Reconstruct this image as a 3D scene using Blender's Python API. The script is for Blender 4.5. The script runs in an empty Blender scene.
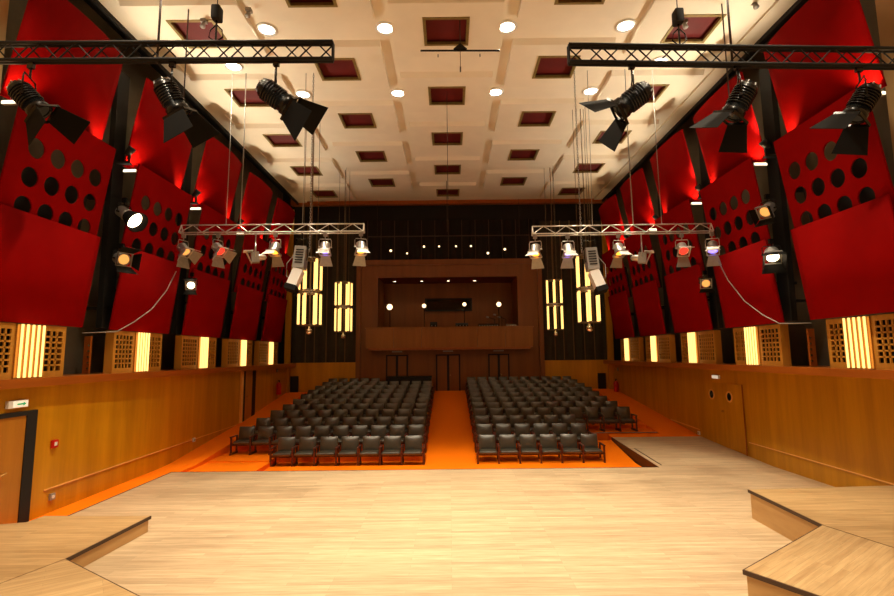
import bpy, bmesh, math, random
from math import sin, cos, pi, radians, sqrt, atan2
from mathutils import Vector, Matrix
from mathutils.geometry import tessellate_polygon
random.seed(7)
SC = bpy.context.scene
COL = SC.collection
V = Vector
X3, Y3, Z3 = V((1, 0, 0)), V((0, 1, 0)), V((0, 0, 1))

# ------------------------------------------------------------------ materials
def nt(name):
    m = bpy.data.materials.new(name); m.use_nodes = True
    t = m.node_tree; b = t.nodes['Principled BSDF']
    return m, t, b
def plain(name, col, rough=.5, metal=0.0, spec=.5, var=0.0, scale=8.0, bump=0.0):
    m, t, b = nt(name)
    b.inputs['Base Color'].default_value = (*col, 1)
    b.inputs['Roughness'].default_value = rough
    b.inputs['Metallic'].default_value = metal
    b.inputs['Specular IOR Level'].default_value = spec
    tc = t.nodes.new('ShaderNodeTexCoord')
    n = t.nodes.new('ShaderNodeTexNoise'); n.inputs['Scale'].default_value = scale; n.inputs['Detail'].default_value = 4
    t.links.new(tc.outputs['Object'], n.inputs['Vector'])
    if var > 0:
        r = t.nodes.new('ShaderNodeValToRGB')
        r.color_ramp.elements[0].position = .3; r.color_ramp.elements[1].position = .7
        r.color_ramp.elements[0].color = (*[c * (1 - var) for c in col], 1)
        r.color_ramp.elements[1].color = (*[min(1, c * (1 + var)) for c in col], 1)
        t.links.new(n.outputs['Fac'], r.inputs['Fac']); t.links.new(r.outputs['Color'], b.inputs['Base Color'])
    if bump > 0:
        bp = t.nodes.new('ShaderNodeBump'); bp.inputs['Strength'].default_value = bump; bp.inputs['Distance'].default_value = .02
        t.links.new(n.outputs['Fac'], bp.inputs['Height']); t.links.new(bp.outputs['Normal'], b.inputs['Normal'])
    return m
def emit(name, col, s):
    m, t, b = nt(name)
    b.inputs['Base Color'].default_value = (*col, 1)
    b.inputs['Emission Color'].default_value = (*col, 1)
    b.inputs['Emission Strength'].default_value = s
    return m
def streak_wood(name, c0, c1, scl, rough=.4, seam=None):
    """wood veneer with the grain stretched along one axis"""
    m, t, b = nt(name)
    b.inputs['Roughness'].default_value = rough
    tc = t.nodes.new('ShaderNodeTexCoord'); mp = t.nodes.new('ShaderNodeMapping'); mp.inputs['Scale'].default_value = scl
    n = t.nodes.new('ShaderNodeTexNoise'); n.inputs['Scale'].default_value = 1; n.inputs['Detail'].default_value = 6; n.inputs['Roughness'].default_value = .65
    r = t.nodes.new('ShaderNodeValToRGB')
    r.color_ramp.elements[0].position = .32; r.color_ramp.elements[1].position = .68
    r.color_ramp.elements[0].color = (*c0, 1); r.color_ramp.elements[1].color = (*c1, 1)
    t.links.new(tc.outputs['Object'], mp.inputs['Vector']); t.links.new(mp.outputs['Vector'], n.inputs['Vector'])
    t.links.new(n.outputs['Fac'], r.inputs['Fac']); t.links.new(r.outputs['Color'], b.inputs['Base Color'])
    return m
def planks(name, cols, length=1.6, width=.085, rough=.38, rot=0.0):
    m, t, b = nt(name)
    b.inputs['Roughness'].default_value = rough
    tc = t.nodes.new('ShaderNodeTexCoord'); mp = t.nodes.new('ShaderNodeMapping'); mp.inputs['Rotation'].default_value = (0, 0, rot)
    br = t.nodes.new('ShaderNodeTexBrick')
    br.inputs['Scale'].default_value = 1; br.inputs['Brick Width'].default_value = length; br.inputs['Row Height'].default_value = width
    br.inputs['Mortar Size'].default_value = .0018; br.inputs['Bias'].default_value = 0; br.offset = .37; br.offset_frequency = 3
    br.inputs['Color1'].default_value = (*cols[0], 1); br.inputs['Color2'].default_value = (*cols[1], 1)
    br.inputs['Mortar'].default_value = (*[c * .62 for c in cols[0]], 1)
    mp2 = t.nodes.new('ShaderNodeMapping'); mp2.inputs['Scale'].default_value = (1.2, 16, 1)
    n = t.nodes.new('ShaderNodeTexNoise'); n.inputs['Scale'].default_value = 1.4; n.inputs['Detail'].default_value = 6; n.inputs['Roughness'].default_value = .6
    mx = t.nodes.new('ShaderNodeMix'); mx.data_type = 'RGBA'; mx.blend_type = 'MULTIPLY'; mx.inputs['Factor'].default_value = .8
    r = t.nodes.new('ShaderNodeValToRGB'); r.color_ramp.elements[0].position = .3; r.color_ramp.elements[1].position = .7
    r.color_ramp.elements[0].color = (.62, .56, .5, 1); r.color_ramp.elements[1].color = (1.0, 1.0, 1.0, 1)
    L = t.links.new
    L(tc.outputs['Object'], mp.inputs['Vector']); L(mp.outputs['Vector'], br.inputs['Vector'])
    L(mp.outputs['Vector'], mp2.inputs['Vector']); L(mp2.outputs['Vector'], n.inputs['Vector']); L(n.outputs['Fac'], r.inputs['Fac'])
    L(br.outputs['Color'], mx.inputs['A']); L(r.outputs['Color'], mx.inputs['B']); L(mx.outputs['Result'], b.inputs['Base Color'])
    return m

M = {}
M['ceil'] = plain('ceiling plaster', (.84, .765, .62), .75, var=.03, scale=1.5)
M['coffer_red'] = plain('coffer red', (.11, .003, .0025), .6, var=.12, scale=3)
M['seam'] = plain('seam strip', (.16, .085, .025), .6)
M['gilt'] = plain('gilt', (.26, .19, .06), .45, .3, var=.15)
M['panel_red'] = plain('panel red', (.26, .0016, .0014), .8, spec=.03, var=.05, scale=2)
M['panel_back'] = plain('panel back', (.12, .01, .008), .8)
M['recess'] = plain('recess grey', (.15, .125, .08), .85, var=.2, scale=1.2)
M['black'] = plain('matt black', (.004, .004, .004), .7)
M['blackmetal'] = plain('black metal', (.012, .012, .012), .25, .3, var=.2, scale=20)
M['darkflap'] = plain('dark flap', (.006, .005, .004), .8, spec=.15)
M['silver'] = plain('silver metal', (.62, .60, .56), .32, .85, var=.08, scale=20)
M['greymetal'] = plain('grey metal', (.36, .35, .33), .45, .5, var=.08, scale=14)
M['white'] = plain('white enamel', (.8, .78, .74), .4)
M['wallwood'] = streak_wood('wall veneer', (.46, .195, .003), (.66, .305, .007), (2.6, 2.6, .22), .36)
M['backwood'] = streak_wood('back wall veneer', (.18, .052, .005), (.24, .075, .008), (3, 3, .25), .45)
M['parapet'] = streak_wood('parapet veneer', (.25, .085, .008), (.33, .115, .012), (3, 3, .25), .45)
M['doorwood'] = streak_wood('door veneer', (.40, .15, .012), (.52, .21, .018), (4, 4, .3), .4)
M['ledge'] = streak_wood('ledge board', (.31, .075, .006), (.39, .105, .010), (8, .4, 8), .35)
M['trimwood'] = streak_wood('trim wood', (.80, .40, .10), (.88, .48, .14), (6, .5, 6), .4)
M['lattice'] = streak_wood('lattice wood', (.44, .19, .02), (.56, .26, .035), (6, 6, .6), .4)
M['stage'] = planks('stage planks', ((.72, .55, .345), (.56, .415, .255)))
M['deck_l'] = planks('riser planks left', ((.60, .40, .19), (.48, .31, .14)))
M['deck_r'] = planks('riser planks right', ((.62, .42, .20), (.50, .33, .15)))
M['deck_s'] = planks('riser planks skewed', ((.60, .41, .20), (.49, .32, .15)), rot=radians(-36))
M['fascia'] = streak_wood('riser fascia', (.52, .30, .11), (.62, .38, .15), (1, 1, 5), .5)
M['nosing'] = plain('dark nosing', (.055, .025, .012), .5)
M['carpet'] = plain('orange carpet', (.95, .20, .002), .95, spec=.1, var=.07, scale=60, bump=.2)
M['leather'] = plain('olive black leather', (.044, .039, .026), .36, spec=1.0, var=.2, scale=6, bump=.04)
M['redwood'] = plain('dark red wood', (.085, .018, .008), .35, var=.2, scale=10)
M['curtain'] = plain('dark curtain', (.035, .028, .016), .9, var=.2, scale=3)
M['curtain_dk'] = plain('black curtain', (.012, .008, .006), .95)
M['brass'] = plain('brass', (.50, .27, .07), .35, .7)
M['rodm'] = plain('dim brass', (.12, .07, .03), .5, .3)
M['chrome'] = plain('chrome', (.8, .78, .72), .15, 1)
M['red'] = plain('signal red', (.55, .01, .008), .35)
M['green'] = emit('sign green', (.02, .35, .15), .5)
M['signwhite'] = emit('sign white', (.85, .80, .62), .55)
M['glass'] = plain('dark glass', (.006, .010, .006), .08, spec=.8)
M['tube'] = emit('fluorescent tube', (1, .62, .19), 1.8)
M['tube_c'] = emit('warm tube', (1, .62, .18), 1.7)
M['lamp'] = emit('downlight lamp', (1, .90, .68), 14)
M['lens_white'] = emit('lit lens', (1, .80, .50), 9)
M['lens_small'] = emit('small warm lens', (1, .74, .40), 2.6)
M['lens_orange'] = emit('orange gel', (1, .30, .02), 5)
M['lens_blue'] = emit('blue gel', (.16, .12, 1), 4)
M['lens_red'] = emit('red gel', (1, .02, .01), 3.0)
M['lens_dim'] = emit('dim warm lens', (1, .5, .12), .8)
M['lens_off'] = plain('unlit lens', (.05, .06, .07), .1, spec=.8)
M['cyan'] = plain('blue plastic', (.02, .06, .22), .4)
M['cable'] = plain('grey cable', (.32, .28, .24), .6)
M['dkcable'] = plain('dark cable', (.05, .03, .02), .6)
M['uplamp'] = emit('strip lamp', (1, .85, .6), 2.5)

# ------------------------------------------------------------------ mesh builder
class MB:
    def __init__(s): s.v = []; s.f = []; s.sm = []
    def add(s, vs, fs, smooth=False):
        o = len(s.v); s.v += [tuple(p) for p in vs]
        for f in fs: s.f.append([i + o for i in f]); s.sm.append(smooth)
        return s
    def hex(s, p):
        return s.add(p, [(0, 3, 2, 1), (4, 5, 6, 7), (0, 1, 5, 4), (1, 2, 6, 5), (2, 3, 7, 6), (3, 0, 4, 7)])
    def box(s, x0, x1, y0, y1, z0, z1):
        return s.hex([(x0, y0, z0), (x1, y0, z0), (x1, y1, z0), (x0, y1, z0), (x0, y0, z1), (x1, y0, z1), (x1, y1, z1), (x0, y1, z1)])
    def obox(s, c, a, b, d):
        c, a, b, d = V(c), V(a), V(b), V(d)
        return s.hex([c - a - b - d, c + a - b - d, c + a + b - d, c - a + b - d, c - a - b + d, c + a - b + d, c + a + b + d, c - a + b + d])
    def slab(s, q, n, t):
        """four corner points extruded by t along n"""
        q = [V(p) for p in q]; n = V(n).normalized() * t
        return s.hex([*q, *[p + n for p in q]])
    def tube(s, p0, p1, r0, r1=None, n=10, cap=True):
        p0, p1 = V(p0), V(p1); r1 = r0 if r1 is None else r1
        d = (p1 - p0).normalized(); a = d.cross(Z3 if abs(d.z) < .9 else X3).normalized(); b = d.cross(a)
        vs = []
        for i in range(n):
            w = a * cos(2 * pi * i / n) + b * sin(2 * pi * i / n); vs += [p0 + w * r0, p1 + w * r1]
        s.add(vs, [(2 * i, 2 * ((i + 1) % n), 2 * ((i + 1) % n) + 1, 2 * i + 1) for i in range(n)], True)
        if cap:
            s.add([vs[2 * i] for i in range(n)], [tuple(range(n))]); s.add([vs[2 * i + 1] for i in range(n)], [tuple(reversed(range(n)))])
        return s
    def path(s, pts, r, n=6):
        pts = [V(p) for p in pts]
        rings = []
        for i, p in enumerate(pts):
            d = (pts[min(i + 1, len(pts) - 1)] - pts[max(i - 1, 0)]).normalized()
            a = d.cross(Z3 if abs(d.z) < .95 else X3).normalized(); b = d.cross(a)
            rings.append([p + a * r * cos(2 * pi * k / n) + b * r * sin(2 * pi * k / n) for k in range(n)])
        vs = [q for ring in rings for q in ring]; fs = []
        for i in range(len(pts) - 1):
            for k in range(n):
                k2 = (k + 1) % n; fs.append((i * n + k, i * n + k2, (i + 1) * n + k2, (i + 1) * n + k))
        return s.add(vs, fs + [tuple(range(n)), tuple(range((len(pts) - 1) * n, len(pts) * n))], True)
    def lathe(s, c, d, prof, n=20):
        """prof = [(t along d, radius)]"""
        c, d = V(c), V(d).normalized(); a = d.cross(Z3 if abs(d.z) < .9 else X3).normalized(); b = d.cross(a)
        vs = []
        for t, r in prof:
            for k in range(n): vs.append(c + d * t + (a * cos(2 * pi * k / n) + b * sin(2 * pi * k / n)) * r)
        fs = [(i * n + k, i * n + (k + 1) % n, (i + 1) * n + (k + 1) % n, (i + 1) * n + k) for i in range(len(prof) - 1) for k in range(n)]
        return s.add(vs, fs, True)
    def disc(s, c, d, r, n=20):
        c, d = V(c), V(d).normalized(); a = d.cross(Z3 if abs(d.z) < .9 else X3).normalized(); b = d.cross(a)
        return s.add([c + (a * cos(2 * pi * k / n) + b * sin(2 * pi * k / n)) * r for k in range(n)], [tuple(range(n))])
    def rbox(s, c, h, r, n=5, axes=(X3, Y3, Z3), puff=0.0, pax=2):
        """rounded, slightly puffed box"""
        c = V(c); h = V(h)
        for ax in range(3):
            for sg in (-1, 1):
                u, w = (ax + 1) % 3, (ax + 2) % 3; vs = []
                for i in range(n + 1):
                    for j in range(n + 1):
                        p = [0, 0, 0]; p[ax] = sg * h[ax]
                        ti, tj = -cos(pi * i / n), -cos(pi * j / n)
                        p[u] = ti * h[u]; p[w] = tj * h[w]
                        q = V([max(-h[k] + r, min(h[k] - r, p[k])) for k in range(3)]); e = V(p) - q
                        if e.length > 1e-9: q = q + e.normalized() * r
                        q[ax] += sg * puff * (1 - ti * ti) * (1 - tj * tj) * (ax == pax)
                        vs.append(c + axes[0] * q.x + axes[1] * q.y + axes[2] * q.z)
                fs = []
                for i in range(n):
                    for j in range(n):
                        f = (i * (n + 1) + j, (i + 1) * (n + 1) + j, (i + 1) * (n + 1) + j + 1, i * (n + 1) + j + 1)
                        fs.append(f if sg > 0 else tuple(reversed(f)))
                s.add(vs, fs, True)
        return s
    def build(s, name, mat, parent=None, weld=False):
        me = bpy.data.meshes.new(name)
        me.from_pydata(s.v, [], s.f)
        me.polygons.foreach_set('use_smooth', s.sm)
        bm = bmesh.new(); bm.from_mesh(me)
        if weld: bmesh.ops.remove_doubles(bm, verts=bm.verts, dist=1e-5)
        bmesh.ops.recalc_face_normals(bm, faces=bm.faces)
        bm.to_mesh(me); bm.free()
        me.materials.append(M[mat] if isinstance(mat, str) else mat)
        o = bpy.data.objects.new(name, me); COL.objects.link(o)
        if parent is not None: o.parent = parent
        return o
def tag(o, label, cat, group=None):
    o['label'] = label; o['category'] = cat
    if group: o['group'] = group
    return o
def thing(name, loc, label, cat, group=None, rz=0.0):
    o = bpy.data.objects.new(name, None); COL.objects.link(o)
    o.location = loc; o.rotation_euler = (0, 0, rz); o.empty_display_size = .1
    return tag(o, label, cat, group)
def struct(name, mb, mat, **k):
    o = mb.build(name, mat, **k); o['kind'] = 'structure'; return o
def copy_tree(o, parent=None):
    c = o.copy(); COL.objects.link(c)
    if parent is not None: c.parent = parent
    for ch in list(o.children): copy_tree(ch, c)
    return c
def dup(o, loc, label, group=None):
    c = copy_tree(o); c.location = loc; c['label'] = label
    if group: c['group'] = group
    return c
ORD = ['first', 'second', 'third', 'fourth', 'fifth', 'sixth', 'seventh', 'eighth', 'ninth', 'tenth', 'eleventh', 'twelfth']

# ------------------------------------------------------------------ camera
H = 3.0
UP = 420
cam = bpy.data.cameras.new('camera'); co = bpy.data.objects.new('camera', cam); COL.objects.link(co)
cam.sensor_width = 36; cam.lens = 492.0 * 36 / 894; cam.clip_start = .05; cam.clip_end = 200
cam.shift_x = -2.0 / 894
co.matrix_world = Matrix.Translation((0, 0, H)) @ Matrix.Rotation(radians(90 + 6.6), 4, 'X') @ Matrix.Rotation(radians(-.6), 4, 'Z')
SC.camera = co

# ------------------------------------------------------------------ shell
def XL(y): return -7.90 - .0165 * (y - 9.5)
def XR(y): return 8.52 - .022 * (y - 11.4)
Y0, YB, ZC = -2.6, 25.0, 10.9
# wainscot walls below the ledge
w = MB(); w.slab([(XL(Y0), Y0, -.6), (XL(YB), YB, -.6), (XL(YB), YB, 2.5), (XL(Y0), Y0, 2.5)], (-1, 0, 0), .15); struct('wall_left', w, 'wallwood')
w = MB(); w.slab([(XR(Y0), Y0, -.6), (XR(YB), YB, -.6), (XR(YB), YB, 2.5), (XR(Y0), Y0, 2.5)], (1, 0, 0), .15); struct('wall_right', w, 'wallwood')
# upper recessed walls behind the panels
w = MB(); w.box(-8.95, -8.75, 8.0, YB + .4, 2.5, 11.6); struct('wall_left_upper', w, 'recess')
w = MB(); w.box(8.95, 9.15, 8.0, YB + .4, 2.5, 11.6); struct('wall_right_upper', w, 'recess')
# tan walls of the stage house beside and behind the camera
M['tan'] = plain('tan plaster', (.66, .44, .19), .6, var=.06, scale=1)
w = MB(); w.box(-8.1, -7.95, Y0, 8.27, 2.66, 11.2); struct('wall_left_stage', w, 'tan')
w = MB(); w.box(8.25, 8.4, Y0, 8.75, 2.66, 11.2); struct('wall_right_stage', w, 'tan')
w = MB(); w.box(-9, 9.2, Y0 - .2, Y0, -.6, 11.3); struct('wall_stage_rear', w, 'backwood')
# ledges
for side, name, XF in ((-1, 'trim_1', XL), (1, 'trim_2', XR)):
    w = MB(); e = 8.95
    a, b = side * 7.74, side * 7.74
    w.slab([(a, Y0, 2.49), (b, YB, 2.49), (side * e, YB, 2.49), (side * e, Y0, 2.49)], (0, 0, 1), .16)
    struct(name, w, 'ledge')
    w = MB()
    if side < 0: w.slab([(XL(9.9) + .022, 9.9, .46), (XL(18.9) + .022, 18.9, .46), (XL(18.9), 18.9, .46), (XL(9.9), 9.9, .46)], (0, 0, 1), .02)
    else: w.slab([(XR(6) - .022, 6, .40), (XR(14.3) - .022, 14.3, .44), (XR(14.3), 14.3, .44), (XR(6), 6, .40)], (0, 0, 1), .02)
    struct('trim_3' if side < 0 else 'trim_4', w, 'trimwood')
w = MB(); w.slab([(XR(16.95) - .035, 16.95, .40), (XR(19.0) - .035, 19.0, .48), (XR(19.0), 19.0, .48), (XR(16.95), 16.95, .40)], (0, 0, 1), .03); struct('trim_5', w, 'trimwood')

# stage floor and carpet
EX = 5.5   # left edge of the boarded ramp on the right
st = MB()
st.box(-7.36, 8.9, Y0, 13.4, -.35, 0)
struct('floor_stage', st, 'stage')
st = MB(); st.hex([(EX, 13.4, -.4), (8.7, 13.4, -.4), (8.6, 16.95, -.4), (EX - .08, 16.95, -.4), (EX, 13.4, 0), (8.7, 13.4, 0), (8.6, 16.95, .2), (EX - .08, 16.95, .2)])
struct('floor_ramp', st, 'stage')
st = MB(); st.box(-7.39, EX, 13.4, 13.43, -.3, .004); st.box(-7.39, -7.36, 8.9, 13.43, -.3, .004)
st.slab([(EX - .02, 13.43, -.4), (EX - .1, 16.95, -.4), (EX - .1, 16.95, .203), (EX - .02, 13.43, .003)], (1, 0, 0), .02)
struct('trim_6', st, 'nosing')
st = MB(); st.slab([(EX + .12, 13.6, .012), (EX + .08, 15.4, .115), (EX + .11, 15.4, .115), (EX + .15, 13.6, .012)], (0, 0, 1), .008); struct('trim_7', st, 'nosing')
def zr(y): return -.2 if y < 14.8 else -.2 + .14 * (y - 14.8)
def zl(y): return 0.0 if y < 14.3 else min(.1 * (y - 14.3), .53) if y < 19.6 else .53 + .13 * (y - 19.6)
def zx(y): return 0.0 if y < 13.4 else .057 * (y - 13.4) if y < 17 else .205 + .13 * (y - 17)
ROWZ = [-.24 if n == 0 else -.2 + .155 * n if n < 4 else .265 + .118 * (n - 3) for n in range(11)]
ROWY = [15.18 + .93 * n for n in range(11)]
PX = .63
ROWF = [1.02, 1.0, .97, .945, .925, .91, .905, .90, .89, .875, .865]
ca = MB()
def strip(xa, xb, f, ya, yb, n=24):
    for i in range(n):
        a = ya + (yb - ya) * i / n; b = ya + (yb - ya) * (i + 1) / n
        ca.hex([(xa, a, -.7), (xb, a, -.7), (xb, b, -.7), (xa, b, -.7), (xa, a, f(a)), (xb, a, f(a)), (xb, b, f(b)), (xa, b, f(b))])
strip(-8.4, -7.39, zl, 7.0, YB, 36)                       # left side aisle
strip(-7.39, -7.16, zl, 13.43, YB, 30)
strip(-.76, .76, zr, 13.43, YB, 30)                       # middle aisle
strip(.76, EX - .1, zr, 13.43, 16.95, 12)                 # in front of the right block
strip(-5.3, -.76, zr, 13.43, 14.85, 4)
strip(7.18, 8.6, zx, 16.95, YB, 20)                       # right side aisle
strip(EX - .1, 7.18, zx, 16.95, 17.3, 2)
ca.box(-7.16, -5.3, 13.43, 14.95, -.7, -.075)
for n in range(11):
    y0 = ROWY[n] - .45 if n else 14.85
    y1 = ROWY[n] + .48
    if n == 0: ca.box(-5.3, -.76, y0, y1, -.7, ROWZ[0]); ca.box(.76, 4.68, y0, y1, -.7, ROWZ[0])
    else:
        ca.box(-7.16, -.76, y0 if n > 1 else 14.95, y1, -.7, ROWZ[n]) if n > 1 else ca.box(-7.16, -5.3, 14.95, y1, -.7, ROWZ[n])
        if n == 1: ca.box(-5.3, -.76, y0, y1, -.7, ROWZ[n])
        ca.box(.76, 4.68 if n < 3 else 7.18, y0, y1, -.7, ROWZ[n])
struct('floor', ca, 'carpet')
st = MB(); st.box(4.7, 7.18, ROWY[3] - .475, ROWY[3] - .45, zx(17.2) + .02, ROWZ[3] + .005); struct('trim_8', st, 'cable')
st = MB(); st.box(-9.2, 9.2, Y0 - .2, 28, -.8, -.7); struct('floor_slab', st, 'black')

# ceiling: flat slab with hanging white rafts round the red coffers
XCL, XCR = -7.78, 8.02
ce = MB(); ce.box(XCL, XCR, Y0, YB + .2, ZC + .125, ZC + .4)
ce.box(XCL, -7.35, Y0, YB + .2, ZC + .06, ZC + .125); ce.box(7.6, XCR, Y0, YB + .2, ZC + .06, ZC + .125)
struct('ceiling', ce, 'ceil')
ce = MB(); ce.box(-9.2, 9.3, Y0 - .2, YB + 3, 11.6, 11.8); struct('ceiling_roof', ce, 'black')
ce = MB(); ce.box(XCL - .07, XCL, Y0, YB + .2, ZC - .05, ZC + .5); ce.box(XCR, XCR + .07, Y0, YB + .2, ZC - .05, ZC + .5); struct('trim_9', ce, 'black')
ce = MB(); ce.box(-8.2, 8.3, YB - .1, YB + .2, ZC - .06, ZC + .45); struct('trim_10', ce, 'ledge')

def make_coffer(loc, label):
    t = thing('ceiling_coffer', loc, label, 'ceiling coffer', 'red ceiling coffers')
    a, b = 1.32, 1.0; h = .56; hy = .53; m = MB(); bz = .13; c_ = .10
    # hanging raft: ring round the opening, front and back edges sloped up to the ceiling
    m.box(-a, -h, -hy, hy, 0, bz); m.box(h, a, -hy, hy, 0, bz)
    m.hex([(-a, -b, 0), (a, -b, 0), (a, -hy, 0), (-a, -hy, 0), (-a, -b - c_, bz), (a, -b - c_, bz), (a, -hy, bz), (-a, -hy, bz)])
    m.hex([(-a, hy, 0), (a, hy, 0), (a, b, 0), (-a, b, 0), (-a, hy, bz), (a, hy, bz), (a, b + c_, bz), (-a, b + c_, bz)])
    m.build('raft', 'ceil', t)
    m = MB(); f = .07
    for (x0, x1, y0, y1) in ((-h, h, -hy, -hy + f), (-h, h, hy - f, hy), (-h, -h + f, -hy + f, hy - f), (h - f, h, -hy + f, hy - f)):
        m.box(x0, x1, y0, y1, -.02, .05)
    m.build('frame', 'gilt', t)['label'] = 'dull gilt frame'
    m = MB(); h2, y2 = h - .02, hy - .02
    m.box(-h2, h2, -y2, y2, .105, .12)
    for (x0, x1, y0, y1) in ((-h2, h2, -y2, -y2 + .02), (-h2, h2, y2 - .02, y2), (-h2, -h2 + .02, -y2, y2), (h2 - .02, h2, -y2, y2)):
        m.box(x0, x1, y0, y1, .03, .105)
    m.build('recess', 'coffer_red', t)['label'] = 'dark red recess'
    return t
cof = None
colname = {-2: 'far left', -1: 'left', 0: 'centre', 1: 'right', 2: 'far right'}
for c in (-2, -1, 0, 1, 2):
    ys = [11.27 + 3.02 * k for k in range(-3, 5)] if c % 2 == 0 else [12.83 + 3.01 * k for k in range(-4, 4)]
    vis = [y for y in ys if y > 9.5]
    for y in ys:
        if y < 0: continue
        if y > 9.5: lab = f"red square ceiling coffer, {colname[c]} column, {ORD[vis.index(y)]} from the near end"
        else: continue
        if c == 2 and 14 < y < 15: pass
        if cof is None: cof = make_coffer((3.02 * c, y, ZC), lab); first = cof
        else: dup(cof, (3.02 * c, y, ZC), lab)

# downlights
def spot(name, loc, d, power, ang, col=(1, .80, .55), r=.1, blend=.5):
    l = bpy.data.lights.new(name, 'SPOT'); l.energy = power; l.spot_size = radians(ang); l.spot_blend = blend; l.color = col; l.shadow_soft_size = r
    o = bpy.data.objects.new(name, l); COL.objects.link(o); o.location = loc
    o.rotation_euler = V(d).to_track_quat('-Z', 'Y').to_euler(); return o
def point(name, loc, power, col=(1, .72, .42), r=.06):
    l = bpy.data.lights.new(name, 'POINT'); l.energy = power; l.color = col; l.shadow_soft_size = r
    o = bpy.data.objects.new(name, l); COL.objects.link(o); o.location = loc; return o
dl = None
spots = [(-4.42, 11.27, 'leftmost of the near row'), (-1.5, 11.27, 'left of the centre coffer column, near row'), (1.5, 11.27, 'right of the centre coffer column, near row'), (4.42, 11.27, 'rightmost of the near row'),
         (-4.42, 14.3, 'leftmost of the second row, behind the barn doors'), (-1.5, 14.3, 'left of the centre coffer column, second row'), (1.5, 14.3, 'right of the centre coffer column, second row'), (4.42, 14.3, 'rightmost of the second row'),
         (-5.9, 12.8, 'under the left black truss bottom chord'), (5.9, 12.8, 'under the right black truss bottom chord')]
for x, y, lab in spots:
    lab = f"round lit ceiling downlight, {lab}"
    zz = ZC + .12
    if dl is None:
        dl = thing('ceiling_downlight', (x, y, zz), lab, 'downlight', 'lit ceiling downlights')
        m = MB(); m.lathe((0, 0, 0), (0, 0, -1), [(-.1, .21), (.0, .25), (.03, .25), (.03, .19), (-.06, .18)], 24); m.build('ring', 'white', dl)
        m = MB(); m.disc((0, 0, -.012), (0, 0, -1), .19, 24); m.build('lamp_disc', 'lamp', dl)['label'] = 'glowing lamp disc'
    else: dup(dl, (x, y, zz), lab)
    spot('downlight_beam', (x, y, zz - .06), (0, -.12, -1), 950 if y < 12 else 1000, 44 if y > 12 else 66, (1, .85, .62), .15, .6)
# same lamps over the stage, outside the picture
for x in (-4.4, -1.5, 1.5, 4.4):
    for y in (8.2, 5.2, 2.2):
        spot('downlight_beam', (x, y, ZC - .1), (0, .1, -1), 950, 80, (1, .85, .62), .15, .6)

for x in (-5.9, 5.9): spot('downlight_beam', (x, 6.7, ZC - .1), (0, 0, -1), 420, 115, (1, .85, .62), .15, .6)  # unseen wide spots added to brighten the tan stage walls
# ------------------------------------------------------------------ red panels on both side walls
BAYS = [(8.1, 10.5), (11.35, 13.75), (14.45, 16.88), (17.6, 19.95), (20.6, 22.95)]
def quad_panel(name, side, y0, y1, xb, zb, xt, zt, bulge, label, group, holes=None):
    """leaning sheet 35 mm thick, bottom edge at (xb, zb), top edge at (xt, zt); seen face towards the hall"""
    t = .035
    sx = side
    L = sqrt((xb - xt) ** 2 + (zt - zb) ** 2)
    def P(a, b, off):
        # a along the hall, b up the slope 0..1, off thickness away from the hall
        bx = bulge * (1 - (2 * a / (y1 - y0) - 1) ** 2) * 1.0
        x = xb + (xt - xb) * b
        nx, nz = (zt - zb) / L, (xb - xt) / L
        return V((sx * (x + (off - bx) * nx) , a, zb + (zt - zb) * b - off * 0 * nz))
    mid = (y0 + y1) / 2
    root_loc = (sx * xb, mid, zb)
    m = MB()
    W_ = y1 - y0
    if holes:
        outer = [V((0, 0, 0)), V((W_, 0, 0)), V((W_, L, 0)), V((0, L, 0))]
        loops = [outer]
        for (hx, hy, r) in holes: loops.append([V((hx + r * cos(-2 * pi * k / 28), hy + r * sin(-2 * pi * k / 28), 0)) for k in range(28)])
        flat = [p for l in loops for p in l]
        tris = tessellate_polygon(loops)
        fr = [P(p.x, p.y / L, 0) + V((0, y0 - mid - 0, 0)) - V((sx * xb, 0, zb)) for p in flat]
        bk = [P(p.x, p.y / L, t) + V((0, y0 - mid, 0)) - V((sx * xb, 0, zb)) for p in flat]
        m.add(fr + bk, [])
        n = len(flat)
        m.f += [list(tr) for tr in tris] + [[n + i for i in reversed(tr)] for tr in tris]; m.sm += [False] * (2 * len(tris))
        o = 0
        for l in loops:
            k = len(l)
            for i in range(k):
                m.f.append([o + i, o + (i + 1) % k, n + o + (i + 1) % k, n + o + i]); m.sm.append(len(l) > 4)
            o += k
    else:
        N, K = 14, 1
        vs = []
        for off in (0, t):
            for i in range(N + 1):
                for j in (0, 1): vs.append(P(W_ * i / N, j, off) + V((0, y0 - mid, 0)) - V((sx * xb, 0, zb)))
        q = 2 * (N + 1); fs = []
        for i in range(N):
            a = 2 * i
            fs += [(a, a + 2, a + 3, a + 1), (q + a, q + a + 1, q + a + 3, q + a + 2), (a, q + a, q + a + 2, a + 2), (a + 1, a + 3, q + a + 3, q + a + 1)]
        fs += [(0, 1, q + 1, q), (2 * N, q + 2 * N, q + 2 * N + 1, 2 * N + 1)]
        m.add(vs, fs, True)
    me = m.build(name, 'panel_red')
    me.location = root_loc
    if not holes:
        for f in me.data.polygons: f.use_smooth = abs(f.normal.x) > .6
    m = MB(); zc = .55 * (zt - zb); xin = (xb + (xt - xb) * .55 + .04) * sx - sx * xb; xw = (8.74 if sx < 0 else 8.94) * sx - sx * xb
    for yy in (0, .8) if name == 'acoustic_panel' else (): m.box(min(xin, xw), max(xin, xw), yy - .03, yy + .03, zc - .03, zc + .03)
    if m.v: m.build('wall_bracket', 'black', me)
    tag(me, label, 'acoustic panel', group)
    return me
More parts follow.
